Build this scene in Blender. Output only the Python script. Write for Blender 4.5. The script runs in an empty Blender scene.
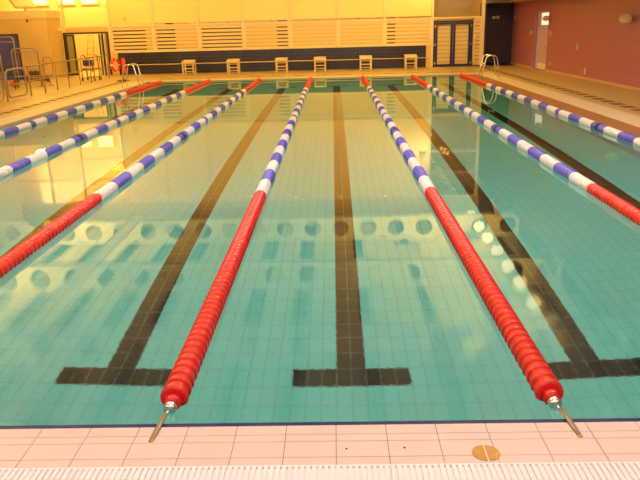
import bpy, bmesh, math, random
from mathutils import Vector, Matrix
random.seed(4)
PI = math.pi
sc = bpy.context.scene
C = sc.collection

# ------------------------------------------------------------------ helpers
def node(nt, kind, **kw):
    n = nt.nodes.new(kind)
    for k, v in kw.items():
        if k in n.inputs: n.inputs[k].default_value = v
        else: setattr(n, k, v)
    return n

def mat(name, col, rough=.5, metal=0., spec=.5, noise=0., nscale=6., bump=0., bscale=40., coat=0., emit=None, estr=0.):
    m = bpy.data.materials.new(name); m.use_nodes = True
    nt = m.node_tree; b = nt.nodes['Principled BSDF']
    b.inputs['Base Color'].default_value = (*col, 1)
    b.inputs['Roughness'].default_value = rough
    b.inputs['Metallic'].default_value = metal
    b.inputs['Specular IOR Level'].default_value = spec
    b.inputs['Coat Weight'].default_value = coat
    tc = node(nt, 'ShaderNodeTexCoord')
    if noise > 0:
        n = node(nt, 'ShaderNodeTexNoise', Scale=nscale, Detail=4.)
        nt.links.new(tc.outputs['Object'], n.inputs['Vector'])
        r = node(nt, 'ShaderNodeValToRGB')
        r.color_ramp.elements[0].position = .3; r.color_ramp.elements[1].position = .7
        r.color_ramp.elements[0].color = (*[c * (1 - noise) for c in col], 1)
        r.color_ramp.elements[1].color = (*[min(1, c * (1 + noise * .6)) for c in col], 1)
        nt.links.new(n.outputs['Fac'], r.inputs['Fac']); nt.links.new(r.outputs['Color'], b.inputs['Base Color'])
    if bump > 0:
        n2 = node(nt, 'ShaderNodeTexNoise', Scale=bscale, Detail=3.)
        nt.links.new(tc.outputs['Object'], n2.inputs['Vector'])
        bp = node(nt, 'ShaderNodeBump', Strength=bump, Distance=.01)
        nt.links.new(n2.outputs['Fac'], bp.inputs['Height']); nt.links.new(bp.outputs['Normal'], b.inputs['Normal'])
    if emit:
        b.inputs['Emission Color'].default_value = (*emit, 1); b.inputs['Emission Strength'].default_value = estr
    return m

def tile_mat(name, c1, c2, grout, w, h, mortar, plane='XY', offset=0., rough=.3, shift=(0, 0), bump=.25, spec=.5):
    """square tiling of a flat face; plane says which two object axes carry the pattern"""
    m = bpy.data.materials.new(name); m.use_nodes = True
    nt = m.node_tree; b = nt.nodes['Principled BSDF']
    b.inputs['Roughness'].default_value = rough
    b.inputs['Specular IOR Level'].default_value = spec
    tc = node(nt, 'ShaderNodeTexCoord'); sp = node(nt, 'ShaderNodeSeparateXYZ'); cb = node(nt, 'ShaderNodeCombineXYZ')
    nt.links.new(tc.outputs['Object'], sp.inputs[0])
    for k, ax in enumerate(plane):
        ad = node(nt, 'ShaderNodeMath', operation='ADD'); ad.inputs[1].default_value = 100 * (w if k == 0 else h) + shift[k]
        nt.links.new(sp.outputs[ax], ad.inputs[0]); nt.links.new(ad.outputs[0], cb.inputs[k])
    br = node(nt, 'ShaderNodeTexBrick', offset=offset, squash=1.0)
    br.inputs['Color1'].default_value = (*c1, 1); br.inputs['Color2'].default_value = (*c2, 1); br.inputs['Mortar'].default_value = (*grout, 1)
    br.inputs['Scale'].default_value = 1.0; br.inputs['Mortar Size'].default_value = mortar
    br.inputs['Mortar Smooth'].default_value = .1; br.inputs['Bias'].default_value = 0
    br.inputs['Brick Width'].default_value = w; br.inputs['Row Height'].default_value = h
    nt.links.new(cb.outputs[0], br.inputs['Vector'])
    nt.links.new(br.outputs['Color'], b.inputs['Base Color'])
    bp = node(nt, 'ShaderNodeBump', Strength=bump, Distance=.004, invert=True)
    nt.links.new(br.outputs['Fac'], bp.inputs['Height']); nt.links.new(bp.outputs['Normal'], b.inputs['Normal'])
    return m

class MB:
    def __init__(s): s.bm = bmesh.new()
    def box(s, x0, x1, y0, y1, z0, z1, mi=0):
        vs = [s.bm.verts.new(p) for p in ((x0,y0,z0),(x1,y0,z0),(x1,y1,z0),(x0,y1,z0),(x0,y0,z1),(x1,y0,z1),(x1,y1,z1),(x0,y1,z1))]
        for f in ((3,2,1,0),(4,5,6,7),(0,1,5,4),(1,2,6,5),(2,3,7,6),(3,0,4,7)):
            s.bm.faces.new([vs[i] for i in f]).material_index = mi
        return s
    def tube(s, pts, r, seg=10, closed=False, smooth=True, mi=0, flat=1.0):
        P = [Vector(p) for p in pts]; n = len(P); rings = []
        up = Vector((0, 0, 1))
        prev = None
        for i, p in enumerate(P):
            a = P[(i-1) % n] if (closed or i) else p
            b = P[(i+1) % n] if (closed or i < n-1) else p
            t = (b - a).normalized()
            if prev is None:
                ref = up if abs(t.dot(up)) < .95 else Vector((1, 0, 0))
                u = t.cross(ref).normalized()
            else:
                u = (prev - t * prev.dot(t))
                u = u.normalized() if u.length > 1e-6 else t.cross(up).normalized()
            v = t.cross(u).normalized(); prev = u
            rr = r[i] if isinstance(r, (list, tuple)) else r
            rings.append([s.bm.verts.new(p + (u * math.cos(2*PI*k/seg) + v * math.sin(2*PI*k/seg) * flat) * rr) for k in range(seg)])
        m = n if closed else n - 1
        for i in range(m):
            A, B = rings[i], rings[(i+1) % n]
            for k in range(seg):
                f = s.bm.faces.new((A[k], A[(k+1) % seg], B[(k+1) % seg], B[k])); f.smooth = smooth; f.material_index = mi
        if not closed:
            s.bm.faces.new(rings[0][::-1]).material_index = mi; s.bm.faces.new(rings[-1]).material_index = mi
        return s
    def lathe(s, prof, o, axis='Z', seg=20, mi=0, smooth=True):
        """prof: (along, radius) pairs"""
        o = Vector(o); rings = []
        for a, r in prof:
            ring = []
            for k in range(seg):
                c, q = math.cos(2*PI*k/seg) * r, math.sin(2*PI*k/seg) * r
                d = {'Z': (c, q, a), 'Y': (q, a, c), 'X': (a, c, q)}[axis]
                ring.append(s.bm.verts.new(o + Vector(d)))
            rings.append(ring)
        for A, B in zip(rings, rings[1:]):
            for k in range(seg):
                f = s.bm.faces.new((A[k], A[(k+1) % seg], B[(k+1) % seg], B[k])); f.smooth = smooth; f.material_index = mi
        s.bm.faces.new(rings[0][::-1]).material_index = mi; s.bm.faces.new(rings[-1]).material_index = mi
        return s
    def build(s, name, m, parent=None, bevel=0., loc=None):
        bmesh.ops.recalc_face_normals(s.bm, faces=s.bm.faces)
        me = bpy.data.meshes.new(name); s.bm.to_mesh(me); s.bm.free()
        for q in (m if isinstance(m, (list, tuple)) else [m]): me.materials.append(q)
        o = bpy.data.objects.new(name, me); C.objects.link(o)
        if parent: o.parent = parent
        if loc: o.location = loc
        if bevel > 0:
            md = o.modifiers.new('bevel', 'BEVEL'); md.width = bevel; md.segments = 2; md.limit_method = 'ANGLE'
        return o

def tag(o, label, cat, group=None):
    o['label'] = label; o['category'] = cat
    if group: o['group'] = group
    return o
def thing(name, label, cat, loc=(0, 0, 0), rz=0, group=None):
    o = bpy.data.objects.new(name, None); C.objects.link(o); o.empty_display_size = .1
    o.location = loc; o.rotation_euler = (0, 0, rz)
    return tag(o, label, cat, group)
def struct(name, mb, m, **kw):
    o = mb.build(name, m, **kw); o['kind'] = 'structure'; return o
def copy_tree(o, parent=None):
    c = o.copy(); C.objects.link(c)
    if parent: c.parent = parent
    for ch in list(o.children): copy_tree(ch, c)
    return c
def arc(cx, cy, r, a0, a1, n=7):
    return [(cx + r*math.cos(a0 + (a1-a0)*i/n), cy + r*math.sin(a0 + (a1-a0)*i/n)) for i in range(n+1)]
def round_rect(u0, u1, v0, v1, r):
    """closed rounded rectangle in (u, v)"""
    return (arc(u1-r, v1-r, r, 0, PI/2) + arc(u0+r, v1-r, r, PI/2, PI) + arc(u0+r, v0+r, r, PI, 1.5*PI) + arc(u1-r, v0+r, r, 1.5*PI, 2*PI))
def arch(u0, u1, v0, v1, r):
    """open hoop: up, over and down"""
    return [(u0, v0)] + arc(u0+r, v1-r, r, PI, PI/2) + arc(u1-r, v1-r, r, PI/2, 0) + [(u1, v0)]

# ------------------------------------------------------------------ materials
M = {}
M['deck'] = tile_mat('deck_tile', (.54,.395,.18), (.51,.375,.17), (.40,.285,.13), .25, .25, .006, 'XY', rough=.45)
M['coping_tile'] = mat('coping_tile', (.74,.575,.50), .3, noise=.05, nscale=3.)
M['coping_side'] = tile_mat('coping_side_tile', (.74,.60,.44), (.72,.58,.42), (.55,.43,.31), .3, .25, .005, 'XY', rough=.6)
M['grout'] = mat('grout', (.30,.20,.17), .8)
M['navy_edge'] = mat('navy_edge_tile', (.012,.016,.09), .2)
M['pool_floor'] = tile_mat('pool_floor_tile', (.19,.72,.70), (.178,.69,.67), (.13,.50,.49), .125, .25, .004, 'XY', rough=.4, shift=(0, 0))
M['pool_wall_x'] = tile_mat('pool_wall_tile', (.15,.61,.65), (.14,.59,.63), (.08,.35,.38), .25, .125, .004, 'YZ', rough=.4)
M['pool_wall_y'] = tile_mat('pool_wall_end_tile', (.15,.61,.65), (.14,.59,.63), (.08,.35,.38), .25, .125, .004, 'XZ', rough=.4)
M['terracotta'] = mat('terracotta_tile', (.36,.15,.06), .4, noise=.1)
M['lane_black'] = tile_mat('lane_line_tile', (.020,.012,.014), (.016,.010,.012), (.20,.25,.22), .125, .25, .0035, 'XY', rough=.4)
M['navy_wall'] = tile_mat('navy_wall_tile', (.016,.012,.036), (.013,.010,.030), (.060,.045,.070), .15, .15, .008, 'XZ', rough=.25)
M['navy_side'] = tile_mat('navy_side_tile', (.010,.012,.035), (.008,.010,.03), (.03,.03,.05), .15, .15, .008, 'YZ', rough=.35)
M['pink'] = tile_mat('pink_block', (.42,.130,.215), (.40,.125,.205), (.46,.18,.26), .6, .30, .008, 'YZ', offset=.5, rough=.45)
M['cream'] = mat('cream_paint', (.64,.46,.18), .6, noise=.03, nscale=1.5)
M['cream_trim'] = mat('cream_trim', (.72,.56,.33), .45)
M['white_frame'] = mat('white_painted_frame', (.74,.61,.42), .4)
M['board_lit'] = mat('lit_lobby_board', (.90,.74,.46), .5)  # lighter copy of the slat colour, so shaded boards look lit
M['slat'] = mat('slat_cream', (.72,.54,.30), .5)
M['dark'] = mat('dark_void', (.05,.045,.06), .7)
M['ceil'] = mat('ceiling_board', (.88,.83,.72), .7, noise=.04, nscale=.8)
M['ceil_dark'] = mat('ceiling_gap', (.035,.05,.045), .8)
M['beam'] = mat('beam_paint', (.84,.80,.70), .6)
M['steel'] = mat('stainless_steel', (.70,.66,.58), .25, 1.)
M['galv'] = mat('brushed_steel_rail', (.36,.28,.20), .38, .6)
M['chrome'] = mat('chrome', (.85,.82,.78), .12, 1.)
M['red'] = mat('red_float_plastic', (.68,.009,.005), .3, coat=.15)
M['blue'] = mat('blue_float_plastic', (.095,.085,.52), .32, coat=.2)
M['white'] = mat('white_float_plastic', (.92,.86,.82), .35, coat=.2)
M['black'] = mat('black_rubber', (.015,.014,.016), .6)
M['strap'] = mat('strap_brass_webbing', (.28,.20,.10), .5, .4)
M['brass'] = mat('brass_drain_cover', (.40,.21,.045), .4, .6, noise=.25, nscale=30)
M['grate'] = mat('white_grating_plastic', (.93,.88,.88), .45)
M['slot'] = mat('drain_slot', (.17,.10,.055), .8)
M['door_blue'] = mat('blue_door_paint', (.06,.07,.34), .4)
M['navy_frame'] = mat('navy_frame_paint', (.012,.014,.09), .35)
M['dark_frame'] = mat('dark_bronze_frame', (.055,.035,.025), .4, .3)
M['lilac'] = mat('lilac_door_paint', (.60,.42,.72), .4)
M['lilac_dark'] = mat('lilac_reveal_paint', (.42,.22,.42), .5)
M['window_lit'] = mat('daylit_glass', (.9,.9,.85), .2, emit=(1, .95, .82), estr=1.6)
M['lamp_on'] = mat('lamp_diffuser', (.9,.85,.7), .3, emit=(1, .80, .42), estr=5.5)
M['flood_on'] = mat('floodlight_glass', (.9,.8,.5), .3, emit=(1, .62, .16), estr=60.)
M['day_pane'] = mat('daylight_pane', (.9,.9,.9), .2, emit=(1, .93, .90), estr=3.0)
M['warm_pane'] = mat('warm_daylit_pane', (.9,.85,.7), .2, emit=(1, .88, .50), estr=2.0)
M['lamp_body'] = mat('lamp_body', (.62,.52,.36), .5)
M['tan_box'] = mat('tan_plastic', (.62,.42,.26), .5)
M['block_top'] = mat('block_grip_top', (.66,.54,.37), .55, bump=.2)
M['block_leg'] = mat('block_frame_paint', (.66,.50,.27), .45)
M['orange_red'] = mat('orange_red_buoy', (.80,.060,.015), .45)
M['chair_blue'] = mat('blue_chair_plastic', (.035,.06,.22), .4)
M['wood'] = mat('brown_bench_wood', (.26,.13,.05), .55, noise=.2, nscale=12)
M['blind'] = mat('blind_cream_gloss', (.84,.62,.26), .32, noise=.03, nscale=.7)
M['board_dark'] = mat('dark_backing_board', (.09,.07,.07), .6)
M['board_grey'] = mat('grey_backing_board', (.26,.24,.19), .6)
M['green_glass'] = mat('greenish_door_panel', (.30,.27,.10), .25)

def glass_mat(name, tint=(1, 1, 1)):
    m = bpy.data.materials.new(name); m.use_nodes = True; nt = m.node_tree; nt.nodes.clear()
    out = node(nt, 'ShaderNodeOutputMaterial'); mx = node(nt, 'ShaderNodeMixShader'); lw = node(nt, 'ShaderNodeLayerWeight', Blend=.5)
    pw = node(nt, 'ShaderNodeMath', operation='POWER'); pw.inputs[1].default_value = 5.; nt.links.new(lw.outputs['Facing'], pw.inputs[0])
    fr = node(nt, 'ShaderNodeMath', operation='MULTIPLY_ADD'); fr.inputs[1].default_value = .93; fr.inputs[2].default_value = .04; nt.links.new(pw.outputs[0], fr.inputs[0])
    tr = node(nt, 'ShaderNodeBsdfTransparent'); tr.inputs[0].default_value = (*tint, 1)
    gl = node(nt, 'ShaderNodeBsdfGlossy', Roughness=.02)
    nt.links.new(fr.outputs[0], mx.inputs[0]); nt.links.new(tr.outputs[0], mx.inputs[1]); nt.links.new(gl.outputs[0], mx.inputs[2])
    nt.links.new(mx.outputs[0], out.inputs['Surface']); return m
M['glass'] = glass_mat('clear_window_glass', (.98, .97, .94))

def water_mat():
    m = bpy.data.materials.new('pool_water'); m.use_nodes = True; nt = m.node_tree; nt.nodes.clear()
    out = node(nt, 'ShaderNodeOutputMaterial')
    g = node(nt, 'ShaderNodeBsdfGlass', IOR=1.333, Roughness=0.0); g.inputs['Color'].default_value = (.97, 1, .99, 1)
    tc = node(nt, 'ShaderNodeTexCoord')
    mp = node(nt, 'ShaderNodeMapping'); mp.inputs['Scale'].default_value = (1, .8, 1)
    nt.links.new(tc.outputs['Object'], mp.inputs[0])
    n1 = node(nt, 'ShaderNodeTexNoise', Scale=46., Detail=2.5, Roughness=.55); n2 = node(nt, 'ShaderNodeTexNoise', Scale=1.1, Detail=1.)
    for n in (n1, n2): nt.links.new(mp.outputs[0], n.inputs['Vector'])
    # the ripples are livelier by the near wall, where water spills over the edge
    sp = node(nt, 'ShaderNodeSeparateXYZ'); nt.links.new(tc.outputs['Object'], sp.inputs[0])
    mr = node(nt, 'ShaderNodeMapRange'); mr.inputs['From Min'].default_value = 0; mr.inputs['From Max'].default_value = 2.6
    mr.inputs['To Min'].default_value = .00055; mr.inputs['To Max'].default_value = .00006
    nt.links.new(sp.outputs['Y'], mr.inputs['Value'])
    mul = node(nt, 'ShaderNodeMath', operation='MULTIPLY'); nt.links.new(n1.outputs['Fac'], mul.inputs[0]); nt.links.new(mr.outputs[0], mul.inputs[1])
    mul2 = node(nt, 'ShaderNodeMath', operation='MULTIPLY'); nt.links.new(n2.outputs['Fac'], mul2.inputs[0]); mul2.inputs[1].default_value = .0006
    ad = node(nt, 'ShaderNodeMath', operation='ADD'); nt.links.new(mul.outputs[0], ad.inputs[0]); nt.links.new(mul2.outputs[0], ad.inputs[1])
    bp = node(nt, 'ShaderNodeBump', Strength=1., Distance=1.); nt.links.new(ad.outputs[0], bp.inputs['Height'])
    nt.links.new(bp.outputs['Normal'], g.inputs['Normal']); nt.links.new(g.outputs[0], out.inputs['Surface'])
    return m
M['water'] = water_mat()

# ------------------------------------------------------------------ dimensions
PXR = 6.22
PX, PL, PD, WZ = 6.6, 25.25, -1.85, -.035        # pool half width, length, floor level, water level
XR, YF, XL, YN, H = 9.5, 30.5, -15., -5., 7.6
YB = 34.5                                        # back wall of the lobby behind the glazed screen

# ------------------------------------------------------------------ pool shell, water, deck
struct('pool_floor', MB().box(-PX-.3, PX+.3, -.3, PL+.3, PD-.2, PD), M['pool_floor'])
for nm, b in (('wall_pool_left', (-PX-.3, -PX, -.3, PL+.3)), ('wall_pool_right', (PXR, PX+.3, -.3, PL+.3))):
    struct(nm, MB().box(*b, PD, -.19), M['pool_wall_x'])
for nm, b in (('wall_pool_near', (-PX, PX, -.3, 0)), ('wall_pool_far', (-PX, PX, PL, PL+.3))):
    struct(nm, MB().box(*b, PD, -.03), M['pool_wall_y'])
t1 = MB(); q = [(PXR, -.19), (PX+.02, -.19), (PX+.02, .002), (PXR, -.028)]
va = [t1.bm.verts.new((x, 0, z)) for x, z in q]; vb = [t1.bm.verts.new((x, PL, z)) for x, z in q]
t1.bm.faces.new(va); t1.bm.faces.new(vb[::-1])
for i in range(4): t1.bm.faces.new((va[i], va[(i+1) % 4], vb[(i+1) % 4], vb[i]))
struct('trim_1', t1, M['terracotta'])
struct('trim_2', MB().box(-PX-.3, -PX, -.3, PL+.3, -.19, -.02), M['coping_side'])
wb = bmesh.new()
vs = [wb.verts.new(p) for p in ((-PX, 0, WZ), (PX, 0, WZ), (PX, PL, WZ), (-PX, PL, WZ))]; wb.faces.new(vs)
w = MB(); w.bm.free(); w.bm = wb
water = struct('water', w, M['water'])
if water.data.polygons[0].normal.z < 0: water.data.flip_normals()

for i in range(6):                               # lane lines with their end bars on the pool floor
    x = -5 + 2*i
    b = MB().box(x-.125, x+.125, 2.25, 23.25, PD, PD+.004).box(x-.5, x+.5, 2.0, 2.25, PD, PD+.004).box(x-.5, x+.5, 23.25, 23.5, PD, PD+.004)
    struct('lane_marking', b, M['lane_black'])

# deck round the pool (a slab with the pool left open)
d = MB()
d.box(XL, -7.25, -.36, YF, -.2, 0).box(7.25, XR, -.36, YF+1.5, -.2, 0).box(-7.25, 7.25, PL+.62, YF, -.2, 0)
d.box(XL, XR, YN, -.80, -.2, 0).box(XL, -7.25, -.80, -.36, -.2, 0).box(7.25, XR, -.80, -.36, -.2, 0)
struct('floor', d, M['deck'])
struct('trim_3', MB().box(PX, 7.25, -.36, PL+.62, -.02, .004), M['coping_side'])
struct('trim_4', MB().box(-7.25, -PX, -.36, PL+.62, -.02, .004), M['coping_side'])
struct('trim_5', MB().box(-PX, PX, PL, PL+.62, -.02, .004), M['coping_side'])

# near coping: rows of real tiles with dark joints and a navy nosing
rows = [(-.028, -.108), (-.112, -.168), (-.172, -.298), (-.302, -.36)]
t = MB()
k0 = int(-6.6/.2525) - 6
for k in range(k0, 36):
    xa = .875 + k*.2525; xb = xa + .2525
    if xa < -6.6 or xb > 6.75: continue
    for a, b in rows: t.box(xa+.0022, xb-.0022, b, a, -.02, .0)
struct('trim_6', t, M['coping_tile'])
struct('trim_7', MB().box(-PX, PX, -.36, -.004, -.03, -.003), M['grout'])
struct('trim_8', MB().box(-PX, PX, -.0275, .006, -.05, -.001), M['navy_edge'])

# overflow grating along the near edge
g = tag(bpy.data.objects.new('overflow_grating', None), 'long white slotted overflow grating in front of the near pool edge', 'grating')
C.objects.link(g); g.location = (0, -.58, 0)
b = MB()
n = int(13.2/.028)
for i in range(n):
    x = -6.6 + i*.028
    b.box(x, x+.017, -.205, -.012, -.03, .002).box(x, x+.017, .012, .205, -.03, .002)
b.build('bars', M['grate'], g)
MB().box(-6.6, 6.6, -.215, -.205, -.03, .003).box(-6.6, 6.6, .205, .215, -.03, .003).box(-6.6, 6.6, -.012, .012, -.03, .003).build('side_rail', M['grate'], g)
MB().box(-6.6, 6.6, -.22, .22, -.2, -.011).build('channel', M['grate'], g)

# gutters with dark slots along the sides and the far end
def slot_run(name, label, pts_axis, fixed, a0, a1, pitch, length, width):
    o = thing(name, label, 'drain')
    k = a0; r = MB()
    while k < a1:
        if pts_axis == 'Y': MB().box(fixed-width/2, fixed+width/2, k, k+length, .0015, .004).build('slot', M['slot'], o)
        else: MB().box(k, k+length, fixed-width/2, fixed+width/2, .0015, .004).build('slot', M['slot'], o)
        k += pitch
    if pts_axis == 'Y': r.box(fixed-width*.8, fixed+width*.8, a0, a1, -.01, .0015)
    else: r.box(a0, a1, fixed-width*.8, fixed+width*.8, -.01, .0015)
    r.build('channel_edge', M['deck'], o)
    return o
slot_run('deck_drain', 'row of dark drain slots in the deck along the pink wall side', 'Y', 7.70, 8., 30., .62, .40, .30)
slot_run('deck_drain', 'row of dark drain slots in the deck in front of the steel railing', 'Y', -7.72, 8., 25.5, .62, .42, .24)
slot_run('deck_drain', 'row of dark drain slots in the deck between pool end and starting blocks', 'X', 26.75, -6.5, 7.2, .95, .55, .18)

# round brass drain cover
o = thing('drain_cover', 'round brass cover split across the middle, set in the near coping tiles', 'drain cover', (1.585, -.285, 0))
b = MB()
for sgn in (-1, 1):
    ring = [b.bm.verts.new((sgn*.004, -.0615, .004))] + [b.bm.verts.new((sgn*(.004 + .0615*math.cos(a)), .0615*math.sin(a), .004)) for a in [-PI/2 + PI*i/14 for i in range(1, 14)]] + [b.bm.verts.new((sgn*.004, .0615, .004))]
    f = b.bm.faces.new(ring)
    ex = bmesh.ops.extrude_face_region(b.bm, geom=[f]); bmesh.ops.translate(b.bm, verts=[q for q in ex['geom'] if isinstance(q, bmesh.types.BMVert)], vec=(0, 0, -.004))
b.build('half_plate', M['brass'], o, bevel=.001)
MB().lathe([(0, .066), (.0015, .064)], (0, 0, 0), seg=32).build('rim', M['coping_tile'], o)
for x, y in ((.925, -.235), (1.205, -.232)):
    o = MB().lathe([(0, .006), (.003, .005), (.005, .002)], (0, 0, 0), seg=10).build('grit_speck', M['slot'], loc=(x, y, 0))
    tag(o, 'small dark speck on the near coping tile ' + ('below the middle lane' if x < 1 else 'nearer the brass cover'), 'speck')

# ------------------------------------------------------------------ lane ropes
def float_prof(y0, n, pitch=.1, r=.079):
    p = []
    for i in range(n):
        a = y0 + i*pitch
        p += [(a+pitch*q, r-d_) for q, d_ in ((.03, .014), (.09, .002), (.22, .0), (.45, .003), (.75, .007), (.92, .010), (.985, .014))]
    return p
def make_rope():
    root = thing('lane_rope', '', 'lane rope', (0, 0, 0))
    def sec(y0, y1, m, name='float_section'):
        n = max(1, round((y1-y0)/.088)); pt = (y1-y0)/n
        b = MB(); b.lathe(float_prof(y0, n, pt), (0, 0, 0), 'Y', 18); return b.build(name, M[m], root)
    bw = (12.375 - 5.1)/11
    sec(.26, 5.1, 'red')['label'] = 'long red float section at the near end'
    for i in range(11): 
        s = sec(5.1 + i*bw, 5.1 + (i+1)*bw, 'blue' if i % 2 else 'white')
        if i == 7:
            y = 5.1 + 7.5*bw; b = MB(); b.lathe([(y-.07, .079), (y-.065, .084), (y+.065, .084), (y+.07, .079)], (0, 0, 0), 'Y', 18); b.build('marker_band', M['black'], s)
    sec(12.375, 12.625, 'blue')['label'] = 'short blue float section at mid pool'
    for i in range(11): sec(12.625 + i*bw, 12.625 + (i+1)*bw, 'blue' if i % 2 else 'white')
    sec(19.9, 24.85, 'red')['label'] = 'long red float section at the far end'
    MB().tube([(0, 24.8, 0), (0, PL+.02, .012)], .008).build('cable', M['steel'], root)
    MB().lathe([(.20, .030), (.205, .044), (.255, .047), (.265, .040)], (0, 0, -.005), 'Y', 18).build('end_cap', M['red'], root)
    MB().lathe([(.155, .018), (.16, .034), (.185, .036), (.20, .034)], (0, 0, -.005), 'Y', 16).build('tension_collar', M['chrome'], root)
    MB().tube([(0, .16, 0), (0, .125, .004), (0, .09, .008)], .007).build('eye_bolt', M['chrome'], root)
    b = MB(); b.tube([(-.004, .10, .010), (-.008, .0, .016), (-.015, -.08, .011), (-.021, -.140, .006)], [.013, .015, .015, .013], seg=8, flat=.35); b.build('strap', M['strap'], root)
    MB().lathe([(0, .016), (.004, .016), (.010, .008)], (-.022, -.150, 0), seg=12).build('anchor', M['brass'], root)
    return root
rope = make_rope()
rx = [-6.0, -4.05, -2.05, -.025, 2.05, 4.0, 5.92]
rl = ['lane rope nearest the steel railing, its near red end out of frame',
      'lane rope second out from the railing side, between the railing rope and the third',
      'lane rope whose near red floats leave the left edge, third from the railing',
      'lane rope with red near floats ending at the coping, left one of the middle pair',
      'lane rope with red near floats ending at the coping beside the brass cover',
      'lane rope whose near red floats leave the right edge, second from the pink wall',
      'lane rope nearest the pink wall, passing the far chrome ladder']
for i in range(7):
    o = rope if i == 0 else copy_tree(rope)
    o.location = (rx[i], 0, -.005); o['label'] = rl[i]; o['group'] = 'lane ropes across the water'
    if i == 4:
        for ch in o.children:
            if ch.name.startswith(('strap', 'anchor')): ch.scale = (-1, 1, 1)
    if i > 4:
        for ch in o.children:
            if ch.name.startswith(('strap', 'anchor')): ch.scale = (-1, 1, 1)

# ------------------------------------------------------------------ hall shell
struct('wall_right', MB().box(XR, XR+.2, YN, 25.79, 0, H).box(XR, XR+.2, 27.81, 31.6, 0, H).box(XR, XR+.2, 25.79, 27.81, 2.37, H), M['pink'])
struct('wall_far_right', MB().box(7.95, XR+.2, 31.5, 31.7, 0, 2.82), M['navy_wall'])
struct('wall_return', MB().box(7.93, 8.05, YF+.12, 31.5, 0, 2.82), M['navy_side'])
struct('wall_left', MB().box(XL-.2, XL, YN, YB, 0, H), M['cream'])
struct('wall_near', MB().box(XL, XR, YN-.2, YN, 0, 1.2).box(XL, XR, YN-.2, YN, 5.6, H).box(XL, -13, YN-.2, YN, 1.2, 5.6).box(8., XR, YN-.2, YN, 1.2, 5.6), M['cream'])
struct('soffit_ceiling', MB().box(8.0, XR, 6, 31.5, 2.80, 2.82), M['cream'])
struct('wall_gallery', MB().box(7.92, 8.02, 6, YF, 2.76, 5.2), M['navy_side'])  # dark tile colour stands in for the dim light up here
struct('wall_upper_right', MB().box(9.3, XR-.001, 6, 31.5, 2.83, H), M['navy_side'])  # dimness of the upper side put into the tile colour
struct('baseboard_right', MB().box(XR-.02, XR, YN, 25.8, 0, .08).box(XR-.02, XR, 27.8, 31.5, 0, .08), M['tan_box'])
for k in range(5):
    x = -11.2 + k*4.15
    f = struct('window_%d' % (20+k), MB().box(x-2.0, x+2.0, YN-.12, YN-.04, 1.2, 1.3).box(x-2.0, x+2.0, YN-.12, YN-.04, 5.5, 5.6).box(x-2.0, x-1.9, YN-.12, YN-.04, 1.3, 5.5).box(x+1.9, x+2.0, YN-.12, YN-.04, 1.3, 5.5).box(x-.04, x+.04, YN-.12, YN-.04, 1.3, 5.5), M['white_frame'])
    MB().box(x-1.9, x+1.9, YN-.10, YN-.09, 1.3, 5.5).build('pane', M['day_pane'], f)

# ceiling: pale boards running down the hall with dark gaps, cellular beams across
struct('ceiling', MB().box(XL, XR, YN, YB, H, H+.2), M['ceil_dark'])
x = XL + .3; k = 0
cb = MB()
while x < 8.6:
    wd = 1.0 if x < -1 else 1.75
    cb.box(x, x+wd, YN+.1, YB-.1, H-.16, H-.04); x += wd + (.62 if x < -1 else .42)
struct('ceiling_boards', cb, M['ceil'])

def cellular_beam(name, y, z0, z1, x0, x1, rad, pitch, m, th=.14):
    b = MB(); bm = b.bm; zc = (z0+z1)/2; n = int((x1-x0)/pitch); seg = 24
    off = (x1-x0-n*pitch)/2
    def ring(cx, yy): return [bm.verts.new((cx + rad*math.cos(2*PI*k/seg), yy, zc + rad*math.sin(2*PI*k/seg))) for k in range(seg)]
    def sq(cx, yy):
        out = []
        for k in range(seg):
            a = 2*PI*k/seg; c, s = math.cos(a), math.sin(a); hx, hz = pitch/2, (z1-z0)/2
            f = min(hx/abs(c) if abs(c) > 1e-6 else 1e9, hz/abs(s) if abs(s) > 1e-6 else 1e9)
            out.append(bm.verts.new((cx + f*c, yy, zc + f*s)))
        return out
    for i in range(n):
        cx = x0 + off + (i+.5)*pitch; R = []
        for yy in (y-th/2, y+th/2):
            r, q = ring(cx, yy), sq(cx, yy); R.append(r)
            for k in range(seg): bm.faces.new((r[k], r[(k+1) % seg], q[(k+1) % seg], q[k]))
        for k in range(seg): bm.faces.new((R[0][k], R[0][(k+1) % seg], R[1][(k+1) % seg], R[1][k]))
    b.box(x0, x1, y-th*1.6, y+th*1.6, z0-.08, z0).box(x0, x1, y-th*1.6, y+th*1.6, z1, z1+.06)
    return struct(name, b, m)
for y in (2.6, 9.1, 15.4, 21.4, 27.6):
    cellular_beam('roof_beam', y, 6.45, 7.38, XL, XR, .39, 1.28, M['beam'])

# lattice cable tray running down the hall
b = MB(); 
for xx in (-8.65, -8.15): b.box(xx-.03, xx+.03, 3, 28.5, 6.30, 6.36)
k = 3.0
while k < 28.4: b.box(-8.65, -8.15, k, k+.16, 6.31, 6.35); k += .42
struct('trim_9', b, M['beam'])

# hanging round lamps along the gallery
for i in range(8):
    y = 15.6 + i*1.75
    o = thing('hanging_lamp', 'round hanging lamp in the row above the pink wall side, seen mirrored in the water', 'lamp', (7.15, y, 0), 0, 'hanging lamps by the gallery')
    MB().tube([(0, 0, 6.75), (0, 0, H-.02)], .012, 6).build('cord', M['lamp_body'], o)
    MB().lathe([(6.32, .06), (6.36, .17), (6.5, .235), (6.62, .20), (6.72, .10), (6.76, .04)], (0, 0, 0), seg=18).build('lamp_shade', M['lamp_on'], o)

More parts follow.
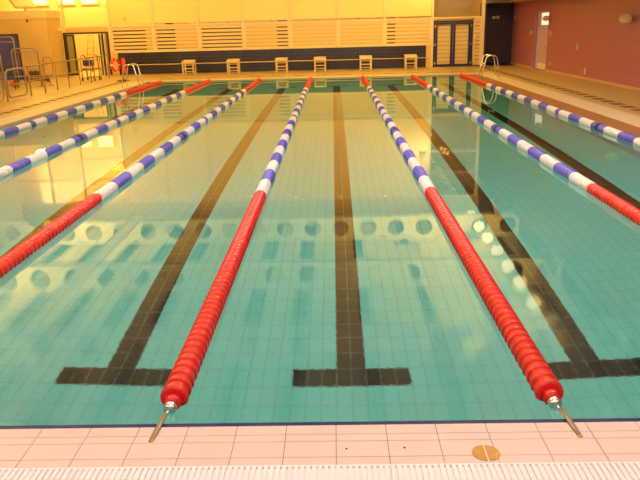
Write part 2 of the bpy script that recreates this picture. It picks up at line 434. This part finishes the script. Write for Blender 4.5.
# ------------------------------------------------------------------ glazed far screen
mx = [-15., -13.34, -11.7, -9.55, -7.5, -5.36, -3.27, -1.08, 1.13, 3.31, 5.52, 7.86]
struct('wall_far', MB().box(-9.3, 5.25, YF-.02, YF+.14, 0, 1.0), M['navy_wall'])
struct('trim_10', MB().box(-9.4, 5.5, YF-.05, YF+.14, 1.0, 1.07), M['cream_trim'])
struct('wall_far_pier', MB().box(-9.62, -9.3, YF-.01, YF+.14, 0, 1.02).box(5.25, 5.5, YF-.01, YF+.14, 0, 1.02), M['cream'])
tr = [2.2, 3.95, 5.0, 6.2]
wi = 0
for i in range(len(mx)-1):
    a, b_ = mx[i], mx[i+1]; wi += 1
    f = MB()
    pw = .05
    f.box(a-pw, a+pw, YF-.08, YF+.08, 0 if a < -9.6 or a > 5.3 else 1.07, 7.5)
    if i == len(mx)-2: f.box(b_-.07, b_+.07, YF-.08, YF+.08, 0, 7.5)
    for z in tr: f.box(a+pw, b_-pw, YF-.078, YF+.05, z-.035, z+.035)
    z0 = 2.235
    if 2 <= i: pass
    o = struct('window_%d' % wi, f, M['white_frame'])
    MB().box(a+pw, b_-pw, YF-.005, YF+.005, z0, 7.5).build('pane', M['glass'], o)
struct('wall_screen_top', MB().box(XL, 8., YF-.1, YF+.1, 6.24, H), M['cream'])

# slatted panels of the lower screen, one to a bay
names = ['beside the folding doors', 'second from the folding doors', 'third from the folding doors', 'fourth from the folding doors',
         'fifth from the folding doors', 'fifth from the navy double doors'.replace('fifth', 'third'), 'second from the navy double doors', 'just left of the navy double doors']
def slat_panel(a, b_, z0, z1, n, label, group=None):
    o = thing('slatted_panel', label, 'slatted panel', ((a+b_)/2, YF, z0), 0, group); w2 = (b_-a)/2
    MB().box(-w2, -w2+.06, -.03, .03, 0, z1-z0).box(w2-.06, w2, -.03, .03, 0, z1-z0).box(-w2+.06, w2-.06, -.03, .03, 0, .05).box(-w2+.06, w2-.06, -.03, .03, z1-z0-.04, z1-z0).build('frame', M['white_frame'], o)
    s = MB(); p = (z1-z0-.09)/n
    for k in range(n):
        z = .05 + k*p; s.box(-w2+.06, w2-.06, -.016, .016, z+.055, z+p)
    s.build('slats', M['slat'], o)
    return o
for i in range(3, 11-1):
    a, b_ = mx[i]+.05, mx[i+1]-.05
    slat_panel(a, b_, 1.07, 2.165, 6, 'cream slatted panel over the navy tiled wall, ' + names[i-3], 'slatted panels of the glazed screen')
slat_panel(7.45, 7.79, .06, 2.165, 12, 'narrow tall slatted panel between navy double doors and corner post')
# what is behind the slats: pale boards, with open dark places
struct('wall_lobby', MB().box(XL, XR, YB, YB+.2, 0, H), M['cream'])
for k, (a, e) in enumerate(((-14.9, -13.9), (-13.3, -12.5), (-12.1, -11.3), (-10.9, -10.1))):
    fr = struct('window_%d' % (30+k), MB().box(a-.06, a, YB-.05, YB, 3.35, 4.05).box(e, e+.06, YB-.05, YB, 3.35, 4.05).box(a, e, YB-.05, YB, 3.35, 3.42).box(a, e, YB-.05, YB, 3.98, 4.05), M['cream_trim'])
    MB().box(a, e, YB-.03, YB-.01, 3.42, 3.98).build('pane', M['warm_pane'], fr)
struct('floor_lobby', MB().box(XL, XR, YF, YB, -.2, 0), M['deck'])
struct('wall_lobby_right', MB().box(8.06, 8.2, 31.7, YB, 0, H), M['cream'])
for i in range(3, 10):
    o = tag(MB().box(mx[i]+.06, mx[i+1]-.06, YF-.06, YF-.045, 2.30, 6.16).build('roller_blind', M['blind']), 'plain cream blind on the glass above the slatted panel ' + names[i-3], 'blind', 'blinds of the glazed screen')
struct('partition_grey', MB().box(-5.36, -3.27, YF+.10, YF+.12, 1.08, 2.16), M['board_grey'])
struct('partition_dark', MB().box(-9.5, -7.9, YF+.10, YF+.12, 1.08, 2.16).box(-7.45, -6.5, YF+.10, YF+.12, 1.08, 2.16).box(-6.95, -6.62, YF+.12, YF+.2, 1.08, 2.30).box(-1.72, -1.22, YF+.10, YF+.12, 1.08, 2.30).box(3.40, 3.82, YF+.10, YF+.12, 1.08, 2.30), M['board_dark'])
bl = MB()
for a, e in ((-7.9, -7.55), (-6.5, -5.42), (-3.2, -1.72), (-1.22, 1.08), (1.18, 3.26), (3.82, 5.45)):
    bl.box(a, e, YF+.022, YF+.045, 1.08, 2.16)
struct('partition_lobby', bl, M['cream'])
# wall rail in front of the navy tiles
o = thing('wall_rail', 'long yellowish rail along the navy tiled wall behind the starting blocks', 'rail', (0, YF-.12, .44))
MB().tube([(-9.2, 0, 0), (5.4, 0, 0)], .024).build('bar', M['block_leg'], o)
for i in range(8): MB().tube([(-8.6 + i*1.95, 0, 0), (-8.6 + i*1.95, .10, -.02)], .014, 8).build('bracket', M['block_leg'], o)

# navy double doors
o = thing('double_door', 'navy framed glazed double doors at the far end of the hall', 'door', (6.48, YF-.02, 0))
MB().box(-.90, -.82, -.05, .05, 0, 2.08).box(.84, .92, -.05, .05, 0, 2.08).box(-.82, .84, -.05, .05, 2.0, 2.08).build('frame', M['navy_frame'], o)
for s, x0, x1 in ((-1, -.81, .0), (1, .02, .83)):
    lf = MB().box(x0, x0+.10, -.03, .03, .01, 1.99).box(x1-.10, x1, -.03, .03, .01, 1.99).box(x0+.1, x1-.1, -.03, .03, .01, .12).box(x0+.1, x1-.1, -.03, .03, 1.90, 1.99).build('door_leaf', M['navy_frame'], o)
    MB().box(x0+.1, x1-.1, -.006, .006, .12, 1.90).build('pane', M['glass'], lf)
    hx = x1-.05 if s < 0 else x0+.05
    MB().tube([(hx, -.03, .88), (hx, -.09, .88), (hx, -.09, 1.12), (hx, -.03, 1.12)], .02, 8).build('handle', M['black'], lf)
    for z in (.18, 1.02, 1.84):
        hx2 = x0-.01 if s < 0 else x1+.01
        MB().box(hx2-.03, hx2+.03, -.06, -.03, z-.05, z+.05).build('hinge', M['steel'], lf)
# slatted screen standing in the lobby behind the doors
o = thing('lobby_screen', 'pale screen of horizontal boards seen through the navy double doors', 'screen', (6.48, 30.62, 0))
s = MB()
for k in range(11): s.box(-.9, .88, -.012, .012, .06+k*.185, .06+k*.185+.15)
s.build('boards', M['board_lit'], o)
for xx in (-.9, -.02, .83): MB().box(xx, xx+.05, .012, .05, 0, 2.1).build('post', M['lamp_body'], o)
# objects on the lobby wall above the doors
o = tag(MB().box(-.85, .85, -.05, 0, 0, .9).build('notice_board', M['lamp_body'], loc=(7.2, YB-.06, 2.25)), 'dull brown notice board on lobby wall above the navy doors', 'board')

# ------------------------------------------------------------------ left: doorway with folding leaves, changing block
o = thing('folding_door', 'dark framed folding door, open on the bright lobby beside the cream block', 'door', (0, YF-.06, 0))
MB().box(-11.78, -11.70, -.05, .05, 0, 1.98).box(-9.72, -9.64, -.05, .05, 0, 1.98).box(-11.70, -9.72, -.05, .05, 1.90, 1.98).build('frame', M['dark_frame'], o)
lf = MB().box(-11.70, -11.62, -.03, .03, .02, 1.89).box(-11.34, -11.26, -.03, .03, .02, 1.89).box(-11.62, -11.34, -.03, .03, .02, .10).box(-11.62, -11.34, -.03, .03, 1.82, 1.89).build('door_leaf', M['dark_frame'], o)
MB().box(-11.62, -11.34, -.008, .008, .10, 1.82).build('panel', M['green_glass'], lf)
MB().tube([(-11.55, -.03, .8), (-11.55, -.08, .82), (-11.55, -.08, 1.02), (-11.55, -.03, 1.04)], .014, 8).build('handle', M['steel'], lf)
for k in range(4):
    x = -10.02 + k*.075
    lf = MB().box(x, x+.045, -.32, .04, .02, 1.89).build('door_leaf', M['dark_frame'] if k % 2 == 0 else M['lamp_body'], o)
struct('wall_over_door', MB().box(-11.8, -9.6, YF-.06, YF+.1, 1.98, 2.2), M['cream'])

BX, BY = -11.8, 28.7
struct('wall_block', MB().box(XL, BX, BY, YF-.1, 0, 2.92), M['cream'])
struct('trim_11', MB().box(XL, BX+.03, BY-.03, YF-.1, 2.62, 2.95), M['cream_trim'])
o = thing('blue_door', 'flat blue door in the cream block, partly out of frame', 'door', (-13.75, BY, 0))
MB().box(-.55, .55, -.05, 0, 0, 1.92).build('door_leaf', M['door_blue'], o)
MB().box(.55, .61, -.06, 0, 0, 1.98).box(-.61, -.55, -.06, 0, 0, 1.98).box(-.55, .55, -.06, 0, 1.92, 1.98).build('frame', M['navy_frame'], o)
MB().tube([(-.42, -.05, 1.0), (-.42, -.1, 1.0), (-.3, -.1, 1.0)], .012, 8).build('handle', M['steel'], o)
o = MB().lathe([(0, .055), (-.03, .055), (-.05, .03)], (0, 0, 0), 'Y', 16).build('alarm_bell', mat('dark_red_bell', (.16, .012, .01), .4), loc=(-12.63, BY, 2.53))
tag(o, 'small dark red round alarm sounder high on the cream block', 'alarm')
o = thing('wall_lamp', 'small pale wall lamp on the corner of the cream block beside the doorway', 'lamp', (BX, 29.9, 2.1))
MB().box(0, .05, -.06, .06, -.05, .05).build('base', M['lamp_body'], o)
MB().lathe([(-.09, .05), (-.07, .07), (.06, .07), (.09, .05)], (.11, 0, 0), 'Y', 12).build('lamp_head', M['cream_trim'], o)
o = MB().box(-.05, .05, -.08, 0, -.09, .09).build('wall_sensor', M['lamp_body'], loc=(-8.80, YF-.05, 2.55), bevel=.01)
tag(o, 'small grey sensor box on the glazed screen above the slatted panels', 'sensor')
# ladder inside the lobby
o = thing('ladder', 'thin upright ladder leaning in the bright lobby behind the folding doors', 'ladder', (-11.6, 33.2, 0))
for s in (-.16, .16): MB().tube([(s, -.3, 0), (s, .8, 2.25)], .022, 8).build('side_rail', M['wood'], o)
for k in range(7):
    z = .3 + k*.3; y = -.3 + 1.1*z/2.25
    MB().tube([(-.16, y, z), (.16, y, z)], .015, 8).build('rung', M['wood'], o)

# ------------------------------------------------------------------ starting blocks
def make_block():
    o = thing('starting_block', '', 'starting block')
    b = MB(); vs = []
    for (x, y, z) in ((-.275,-.34,.53),(.275,-.34,.53),(.275,.30,.60),(-.275,.30,.60)): vs.append((x, y, z))
    lo = [b.bm.verts.new(v) for v in vs]; hi = [b.bm.verts.new((v[0], v[1], v[2]+.055)) for v in vs]
    b.bm.faces.new(lo[::-1]); b.bm.faces.new(hi)
    for i in range(4): b.bm.faces.new((lo[i], lo[(i+1) % 4], hi[(i+1) % 4], hi[i]))
    b.build('platform', M['block_top'], o, bevel=.012)
    for sx in (-1, 1):
        for y, z in ((-.28, .53), (.26, .59)):
            MB().box(sx*.235-.026, sx*.235+.026, y-.026, y+.026, 0, z).build('leg', M['block_leg'], o)
            MB().box(sx*.235-.05, sx*.235+.05, y-.05, y+.05, 0, .012).build('foot_plate', M['steel'], o)
    MB().box(-.21, .21, -.36, -.12, .27, .30).build('step', M['block_top'], o)
    MB().tube([(-.21, -.3, .44), (.21, -.3, .44)], .016, 8).build('grip_bar', M['block_leg'], o)
    MB().box(-.235, .235, .24, .28, .10, .14).build('crossbar', M['block_leg'], o)
    return o
blk = make_block()
bx = [(-5.70, 'first starting block from the lifebuoy stand'), (-3.66, 'second starting block from the lifebuoy stand'), (-1.46, 'third starting block from the lifebuoy stand'),
      (.29, 'starting block standing between the middle pair of lane ropes'), (2.36, 'second starting block from the navy double doors'), (4.40, 'starting block closest to the navy double doors')]
for i, (x, l) in enumerate(bx):
    o = blk if i == 0 else copy_tree(blk)
    o.location = (x, 29.2, 0); o['label'] = 'pale ' + l; o['group'] = 'starting blocks at the far end'

# ------------------------------------------------------------------ pool ladders
def pool_ladder(name, label, x, y, s):
    """two bent chrome rails over the pool edge; s = +1 when the water is on the +x side"""
    o = thing(name, label, 'pool ladder', (x, y, 0))
    for dy in (-.27, .27):
        p = [(-s*.40, dy, .004), (-s*.36, dy, .35), (-s*.31, dy, .66), (-s*.27, dy, .76), (-s*.20, dy, .80), (-s*.05, dy, .82), (s*.04, dy, .80),
             (s*.09, dy, .73), (s*.17, dy, .40), (s*.22, dy, .12), (s*.22, dy, -.1), (s*.22, dy, -1.25)]
        MB().tube(p, .021, 10).build('handrail', M['chrome'], o)
        MB().lathe([(0, .06), (.012, .06), (.03, .03)], (-s*.40, dy, .004), seg=14).build('floor_flange', M['chrome'], o)
    for k in range(4): MB().box(min(s*.18, s*.26), max(s*.18, s*.26), -.25, .25, -.32-.28*k, -.29-.28*k).build('tread', M['steel'], o)
    return o
pool_ladder('pool_ladder', 'chrome pool ladder beside the lifebuoy stand', -6.42, 22.7, 1)
pool_ladder('pool_ladder', 'chrome pool ladder at the far corner by the navy tiled wall', 6.50, 22.9, -1)

# ------------------------------------------------------------------ lifebuoy stand
o = thing('lifebuoy_stand', 'post on a round dark foot carrying the lifebuoy and rescue tube', 'stand', (-7.86, 26.07, 0))
MB().lathe([(0, .26), (.02, .26), (.06, .10), (.07, .04)], (0, 0, 0), seg=20).build('base', M['dark_frame'], o)
MB().tube([(0, 0, .05), (0, 0, 1.02)], .035, 10).build('post', M['dark'], o)
MB().tube([(-.26, -.02, .90), (.16, -.02, .90)], .014, 8).build('hook_bar', M['dark'], o)
o = thing('lifebuoy', 'orange red lifebuoy ring with a white band hanging on the stand', 'lifebuoy', (-8.05, 25.90, .66), math.radians(62))
ring = [(math.cos(a)*.22, 0, math.sin(a)*.24) for a in [2*PI*i/36 for i in range(36)]]
MB().tube(ring, .062, 12, closed=True).build('ring', M['orange_red'], o)
for a in (PI, PI*.5, 0, PI*1.5):
    MB().tube([(math.cos(q)*.22, 0, math.sin(q)*.24) for q in (a-.10, a-.03, a+.03, a+.10)], .066, 12).build('band', M['white'], o)
o = thing('rescue_tube', 'red rescue tube hanging upright on the stand beside the lifebuoy', 'rescue tube', (-7.73, 25.93, .30))
MB().lathe([(0, .03), (.04, .07), (.58, .08), (.63, .03)], (0, 0, 0), seg=14).build('float_body', M['orange_red'], o)
MB().tube([(0, 0, .62), (.02, .03, .69)], .012, 6).build('strap', M['black'], o)

# ------------------------------------------------------------------ railing and steel frames on the left deck
o = thing('deck_railing', 'long brushed steel railing with posts along the left deck', 'railing', (-9.05, 0, 0))
MB().tube([(0, 19.6, .955), (0, 28.1, .985)], .024).build('top_rail', M['galv'], o)
MB().tube([(0, 19.6, .49), (0, 28.1, .52)], .02).build('mid_rail', M['galv'], o)
for y in (19.78, 20.95, 22.05, 23.2, 24.4, 25.7, 27.0, 28.05): MB().tube([(0, y, 0), (0, y, .965)], .022, 8).build('post', M['galv'], o)
def hoop_gate(y0, y1, label):
    o = thing('hoop_gate', label, 'gate', (-9.05, (y0+y1)/2, 0)); w2 = (y1-y0)/2
    MB().tube([(0, u, v) for u, v in round_rect(-w2, w2, .10, .93, .2)], .027, 10, closed=True).build('hoop', M['galv'], o)
    MB().tube([(0, -w2, .48), (0, w2, .48)], .018, 8).build('crossbar', M['galv'], o)
    MB().tube([(0, -w2-.10, 0), (0, -w2-.10, .9)], .026, 8).build('post', M['galv'], o)
    for z in (.3, .7): MB().tube([(0, -w2-.10, z), (0, -w2, z)], .016, 8).build('hinge', M['galv'], o)
hoop_gate(18.15, 19.5, 'steel hoop gate at the near end of the deck railing')
hoop_gate(16.55, 17.85, 'steel hoop gate cut by the left edge of the frame')
def barrier(x, y, w2, z0, z1, bars, label, rz=0, inner=.12):
    o = thing('barrier_frame', label, 'barrier', (x, y, 0), rz)
    MB().tube([(u, 0, v) for u, v in arch(-w2, w2, 0, z1, .16)], .028, 10).build('frame', M['galv'], o)
    if inner: MB().tube([(-w2, 0, z1-inner), (w2, 0, z1-inner)], .016, 8).build('crossbar', M['galv'], o)
    MB().tube([(-w2, 0, z0), (w2, 0, z0)], .016, 8).build('crossbar', M['galv'], o)
    for k in range(bars):
        u = -w2 + (k+1)*2*w2/(bars+1); MB().tube([(u, 0, z0), (u, 0, z1-(inner or .02))], .009, 6).build('bar', M['galv'], o)
    for s in (-w2, w2): MB().box(s-.04, s+.04, -.22, .22, 0, .03).build('foot', M['galv'], o)
barrier(-10.92, 24.0, .50, .42, 1.44, 7, 'steel barrier frame with vertical bars right of the blue door')
barrier(-12.55, 25.6, .55, .5, 1.88, 0, 'tallest steel barrier frame in front of the blue door', inner=.2)
barrier(-12.1, 23.3, .55, .4, 1.33, 6, 'lower steel barrier frame with vertical bars in front of the blue door')
o = thing('hoop_stand', 'small rounded steel hoop stand beside the barred barrier frame', 'hoop stand', (-10.2, 24.3, 0))
MB().tube([(u, 0, v) for u, v in round_rect(-.17, .17, .40, 1.09, .12)], .022, 10, closed=True).build('hoop', M['galv'], o)
MB().tube([(0, 0, 0), (0, 0, .40)], .022, 8).build('post', M['galv'], o)
MB().lathe([(0, .14), (.02, .13), (.03, .04)], (0, 0, 0), seg=16).build('base', M['galv'], o)

# blue chair, bench, red ball, bag
o = thing('plastic_chair', 'dark blue chair standing behind the hoop gate and railing on the left deck', 'chair', (-11.05, 23.2, 0), math.radians(150))
b = MB(); b.box(-.24, .24, -.24, .22, .40, .44); b.build('seat', M['chair_blue'], o, bevel=.015)
b = MB(); b.box(-.24, .24, .20, .25, .46, .92); b.build('backrest', M['chair_blue'], o, bevel=.02)
for sx in (-.21, .21):
    for sy in (-.21, .21): MB().tube([(sx, sy, .41), (sx*1.12, sy*1.12, 0)], .016, 8).build('leg', M['dark'], o)
    MB().tube([(sx, .21, .42), (sx, .235, .5)], .016, 8).build('back_post', M['dark'], o)
o = thing('low_bench', 'low brown wooden bench in front of the cream block', 'bench', (-11.62, 26.6, 0))
MB().box(-.52, .52, -.17, .17, .22, .27).build('seat', M['wood'], o, bevel=.008)
MB().box(-.52, .52, -.14, -.11, .06, .20).build('apron', M['wood'], o)
for s in (-.42, .42): MB().box(s-.03, s+.03, -.14, .14, 0, .22).build('leg', M['wood'], o)
o = thing('kit_bag', 'dark holdall lying on the low wooden bench', 'bag', (-11.8, 26.6, .272))
MB().lathe([(-.24, .03), (-.22, .10), (.22, .10), (.24, .03)], (0, 0, .10), 'X', 16).build('body', M['dark'], o)
MB().tube([(x, 0, .195 + .07*math.sin((x+.12)/.24*PI)) for x in [-.12 + .03*i for i in range(9)]], .010, 6).build('handle', M['black'], o)
o = MB().lathe([(.11*math.sin(a), max(.004, .11*math.cos(a))) for a in [-PI/2 + PI*i/12 for i in range(13)]], (0, 0, .11), 'Z', 18).build('ball', M['orange_red'], loc=(-11.75, 24.4, 0))
tag(o, 'small red ball on the deck seen through the hoop gate', 'ball')

# wheeled pool hoist chair by the doorway
o = thing('hoist_chair', 'wheeled steel hoist chair with a dark blue back near the folding doors', 'hoist chair', (-9.42, 26.75, 0))
for s in (-.26, .26):
    MB().tube([(s, u, v) for u, v in arch(-.30, .34, .10, 1.06, .26)], .024, 10).build('side_hoop', M['galv'], o)
    MB().tube([(s, -.3, .5), (s, .34, .5)], .018, 8).build('side_bar', M['galv'], o)
for y, z in ((-.30, .14), (.34, .14), (.34, .84), (-.30, .45)): MB().tube([(-.26, y, z), (.26, y, z)], .018, 8).build('crossbar', M['galv'], o)
MB().box(-.24, .24, -.26, .26, .46, .50).build('seat', M['chair_blue'], o, bevel=.01)
MB().box(-.24, .24, -.12, -.06, .62, .86).build('backrest', M['chair_blue'], o, bevel=.015)
MB().tube([(-.24, -.09, .74), (-.26, -.09, .74)], .02, 8).tube([(.24, -.09, .74), (.26, -.09, .74)], .02, 8).build('back_mount', M['galv'], o)
for sx in (-.26, .26):
    for sy in (-.30, .34): 
        w = MB().lathe([(-.02, .05), (-.015, .07), (.015, .07), (.02, .05)], (sx, sy, .07), 'X', 14).build('wheel', M['black'], o)

# ------------------------------------------------------------------ right wall fittings
o = thing('lilac_door', 'lilac door with a bright glazed top in the pink wall', 'door', (XR, 26.8, 0))
MB().box(.17, .2, -.95, .95, 0, 2.31).box(.0, .2, .95, 1.0, 0, 2.36).box(0, .2, -1.0, -.95, 0, 2.36).box(0, .2, -.95, .95, 2.31, 2.36).build('frame', M['lilac_dark'], o)
lf = MB().box(.12, .17, -.93, .93, .26, 1.80).box(.12, .17, .45, .93, 1.80, 2.31).box(.12, .17, -.93, -.88, 1.80, 2.31).box(.12, .17, -.88, .45, 2.27, 2.31).build('door_leaf', M['lilac'], o)
MB().box(.13, .16, -.88, .45, 1.80, 2.27).build('pane', M['window_lit'], lf)
MB().box(.10, .17, -.93, .60, .01, .26).build('kick_plate', M['white'], lf)
MB().box(.10, .17, .60, .93, .01, .26).build('kick_plate', M['lilac'], lf)
MB().tube([(.12, -.75, .95), (.06, -.75, .95), (.06, -.62, .95)], .014, 8).build('handle', M['steel'], lf)

def spot_head(y, z, r, l, label):
    o = thing('wall_spotlight', label, 'spotlight', (XR, y, z))
    MB().tube([(0, 0, 0), (-.10, 0, 0)], .02, 8).build('bracket', M['lamp_body'], o)
    MB().lathe([(-l/2, r*.75), (-l/2+.02, r), (l/2-.02, r), (l/2, r*.85)], (-.10-r, 0, 0), 'Y', 18).build('lamp_head', M['lamp_body'], o)
    MB().lathe([(-l/2-.012, r*.7), (-l/2, r*.8)], (-.10-r, 0, 0), 'Y', 18).build('lens', M['cream_trim'], o)
spot_head(17.7, 1.96, .13, .42, 'large round spotlight on the pink wall at the right edge')
spot_head(25.55, 2.05, .10, .30, 'round spotlight on the pink wall beside the lilac door window')
o = MB().box(-.07, 0, -.09, .09, -.10, .10).build('wall_sign', M['tan_box'], loc=(XR, 28.15, 1.48), bevel=.01); tag(o, 'small tan sign plate left of the lilac door', 'sign')
o = MB().box(-.07, 0, -.09, .09, -.12, .12).build('wall_sign', M['tan_box'], loc=(XR, 25.35, 1.48), bevel=.01); tag(o, 'small tan sign plate right of the lilac door', 'sign')
o = thing('hose_tap', 'round metal fitting at waist height on the pink wall', 'wall fitting', (XR, 22.2, 1.05))
MB().lathe([(0, .10), (-.03, .10), (-.05, .07)], (0, 0, 0), 'X', 16).build('back_plate', M['lamp_body'], o)
MB().lathe([(-.05, .035), (-.12, .045), (-.13, .03)], (0, 0, 0), 'X', 12).build('knob', M['steel'], o)
o = MB().box(-.05, 0, -.06, .06, -.11, .11).build('wall_socket', M['cream_trim'], loc=(XR, 21.2, .28), bevel=.01); tag(o, 'cream socket box low on the pink wall near the spotlight', 'socket')
o = MB().box(-.05, 0, -.05, .05, -.06, .06).build('wall_socket', M['tan_box'], loc=(XR, 25.2, .34), bevel=.01); tag(o, 'small tan socket low on the pink wall beside the lilac door', 'socket')
o = thing('twin_lamp', 'twin headed emergency lamp on the navy tiled wall', 'lamp', (8.65, 31.5, 2.17))
MB().box(-.05, .05, -.05, 0, -.04, .04).build('base', M['lamp_body'], o)
for s in (-.11, .11):
    MB().lathe([(0, .045), (-.06, .07), (-.09, .065)], (s, -.03, 0), 'Y', 14).build('lamp_head', M['cream_trim'], o)
o = MB().lathe([(0, .05), (-.05, .06), (-.09, .04)], (0, 0, 0), 'X', 14).build('wall_lamp', M['cream_trim'], loc=(XR, 31.0, 2.15)); tag(o, 'small pale lamp at the corner of navy and pink walls', 'lamp')

# ------------------------------------------------------------------ floodlights
def flood(x, y, z, label, aim, power, col, size=(.9, .5), arm=None):
    d = Vector(aim) - Vector((x, y, z)); q = d.to_track_quat('-Z', 'Y')
    o = thing('floodlight', label, 'floodlight', (x, y, z)); o.rotation_mode = 'QUATERNION'; o.rotation_quaternion = q
    sx, sy = size[0]/2, size[1]/2
    MB().box(-sx-.04, sx+.04, -sy-.04, sy+.04, .03, .16).build('housing', M['lamp_body'], o)
    if arm:
        R_ = q.to_matrix().transposed(); e = R_ @ (Vector(arm) - Vector((x, y, z)))
        MB().tube([Vector((0, 0, .10)), e], .025, 8).build('mounting_arm', M['lamp_body'], o)
    L = bpy.data.lights.new('floodlight_lamp', 'AREA'); L.shape = 'RECTANGLE'; L.size, L.size_y = size; L.energy = power; L.color = col
    lo = bpy.data.objects.new('lamp', L); C.objects.link(lo); lo.parent = o
    return o
AMB = (1., .61, .10); AMB2 = (1., .74, .34); DAY = (1., .85, .82)
where = {24.6: 'far', 18.5: 'middle', 12.: 'near'}
for y in (24.6, 18.5, 12.):
    flood(-11.6, y, 5.5, 'hanging floodlight on the left side aimed up at the roof, %s one of three' % where[y], (-9.8, y+2.0, 7.2), 950, AMB, arm=(-11.6, y, H-.02))
flood(7.3, 24., 5.1, 'floodlight on the gallery edge aimed up at the roof, far one', (2.0, 26, 7.6), 1600, AMB, arm=(7.9, 24., 5.0))
flood(7.3, 17., 5.1, 'floodlight on the gallery edge aimed up at the roof, near one', (2.0, 19, 7.6), 1600, AMB, arm=(7.9, 17., 5.0))
flood(-12.9, 29.2, 3.35, 'floodlight standing on the cream block', (-10.5, 27.2, 7.4), 450, AMB, arm=(-12.9, 29.2, 2.96))
flood(-3., 21.4, 5.95, 'floodlight under the roof beam aimed at the far end', (-3., 30., 2.8), 240, AMB, arm=(-3., 21.4, 6.36))
flood(3.5, 21.4, 5.95, 'floodlight under the roof beam aimed at the far end, pink wall side', (3.5, 30., 2.8), 200, AMB, arm=(3.5, 21.4, 6.36))
flood(5.6, 9.1, 5.95, 'added floodlight under the roof beam brightening the pink wall side', (8.6, 18., .2), 170, AMB2, arm=(5.6, 9.1, 6.36))  # added lamp, brightens the deck and wall on this side
flood(0, 33.2, 6.8, 'floodlight high in the lobby', (0, 33.6, .5), 500, AMB, (8., .6), arm=(0, 33.2, H-.02))
flood(5.1, 29.9, 3.95, 'small floodlight by the glazed screen, lighting a blind near the navy doors', (5.1, 30.45, 3.8), 40, AMB2, (.22, .18), arm=(5.1, YF-.10, 5.0))
flood(-12.3, 33.5, 5.9, 'added small floodlight in the lobby, making a glow on its end wall above the folding doors', (-12.3, 34.5, 5.3), 700, AMB2, (.3, .2), arm=(-12.3, 33.5, H-.02))  # added to throw a bright patch that the water mirrors
flood(-14.0, 33.3, 7.0, 'added small floodlight making a glow in the lobby corner over the cream block', (-14.2, 34.5, 6.4), 700, AMB2, (.3, .2), arm=(-14.0, 33.3, H-.02))  # second added lamp for the mirrored glow on the left
flood(-11., 32.6, 6.8, 'floodlight high in the lobby behind the cream block', (-11, 34.0, .9), 1500, AMB, (3., .6), arm=(-11., 32.6, H-.02))
flood(1., -2.6, 6.2, 'added fill light over the near deck', (1., -.4, 0), 150, DAY, (3., 1.2), arm=(1., -2.6, H-.02))  # added fill in daylight colour for the near tiles
flood(-4., 4.2, 5.7, 'added pale fill uplight over the near half of the pool', (-4., 4.4, 7.6), 3500, DAY, (1.5, .8), arm=(-4., 4.2, H-.02))  # added fill, bounced off the ceiling to brighten the pool floor
flood(4., 4.2, 5.7, 'added pale fill uplight over the near half of the pool, pink wall side', (4., 4.4, 7.6), 3500, DAY, (1.5, .8), arm=(4., 4.2, H-.02))  # matching added fill for the other half of the pool floor

# ------------------------------------------------------------------ world, camera, render look
wd = bpy.data.worlds.new('World'); sc.world = wd; wd.use_nodes = True
wd.node_tree.nodes['Background'].inputs[0].default_value = (.5, .5, .55, 1); wd.node_tree.nodes['Background'].inputs[1].default_value = .2

f, pit, yaw, roll = 689., .30, .0253, -.026
fw = Vector((-math.sin(yaw)*math.cos(pit), math.cos(yaw)*math.cos(pit), -math.sin(pit)))
rt = Vector((math.cos(yaw), math.sin(yaw), 0)); dn = Vector((math.sin(pit)*math.sin(yaw), -math.sin(pit)*math.cos(yaw), -math.cos(pit)))
r2 = math.cos(roll)*rt - math.sin(roll)*dn; d2 = math.sin(roll)*rt + math.cos(roll)*dn
cam = bpy.data.cameras.new('camera'); co = bpy.data.objects.new('camera', cam); C.objects.link(co)
cam.sensor_width = 36.; cam.lens = f*36./640.; cam.clip_start = .05; cam.clip_end = 200.
m = Matrix.Identity(4)
for i in range(3): m[i][0] = r2[i]; m[i][1] = -d2[i]; m[i][2] = -fw[i]; m[i][3] = (.896, -3.118, 1.95)[i]
co.matrix_world = m
sc.camera = co
vs_ = sc.view_settings; vs_.view_transform = 'Standard'; vs_.look = 'None'; vs_.gamma = 1.; vs_.use_curve_mapping = False; vs_.exposure = -1.12
cy = sc.cycles; cy.max_bounces = 14; cy.diffuse_bounces = 5; cy.glossy_bounces = 6; cy.transmission_bounces = 8; cy.transparent_max_bounces = 10
cy.caustics_reflective = True; cy.caustics_refractive = True; cy.sample_clamp_indirect = 16.; cy.use_denoising = True
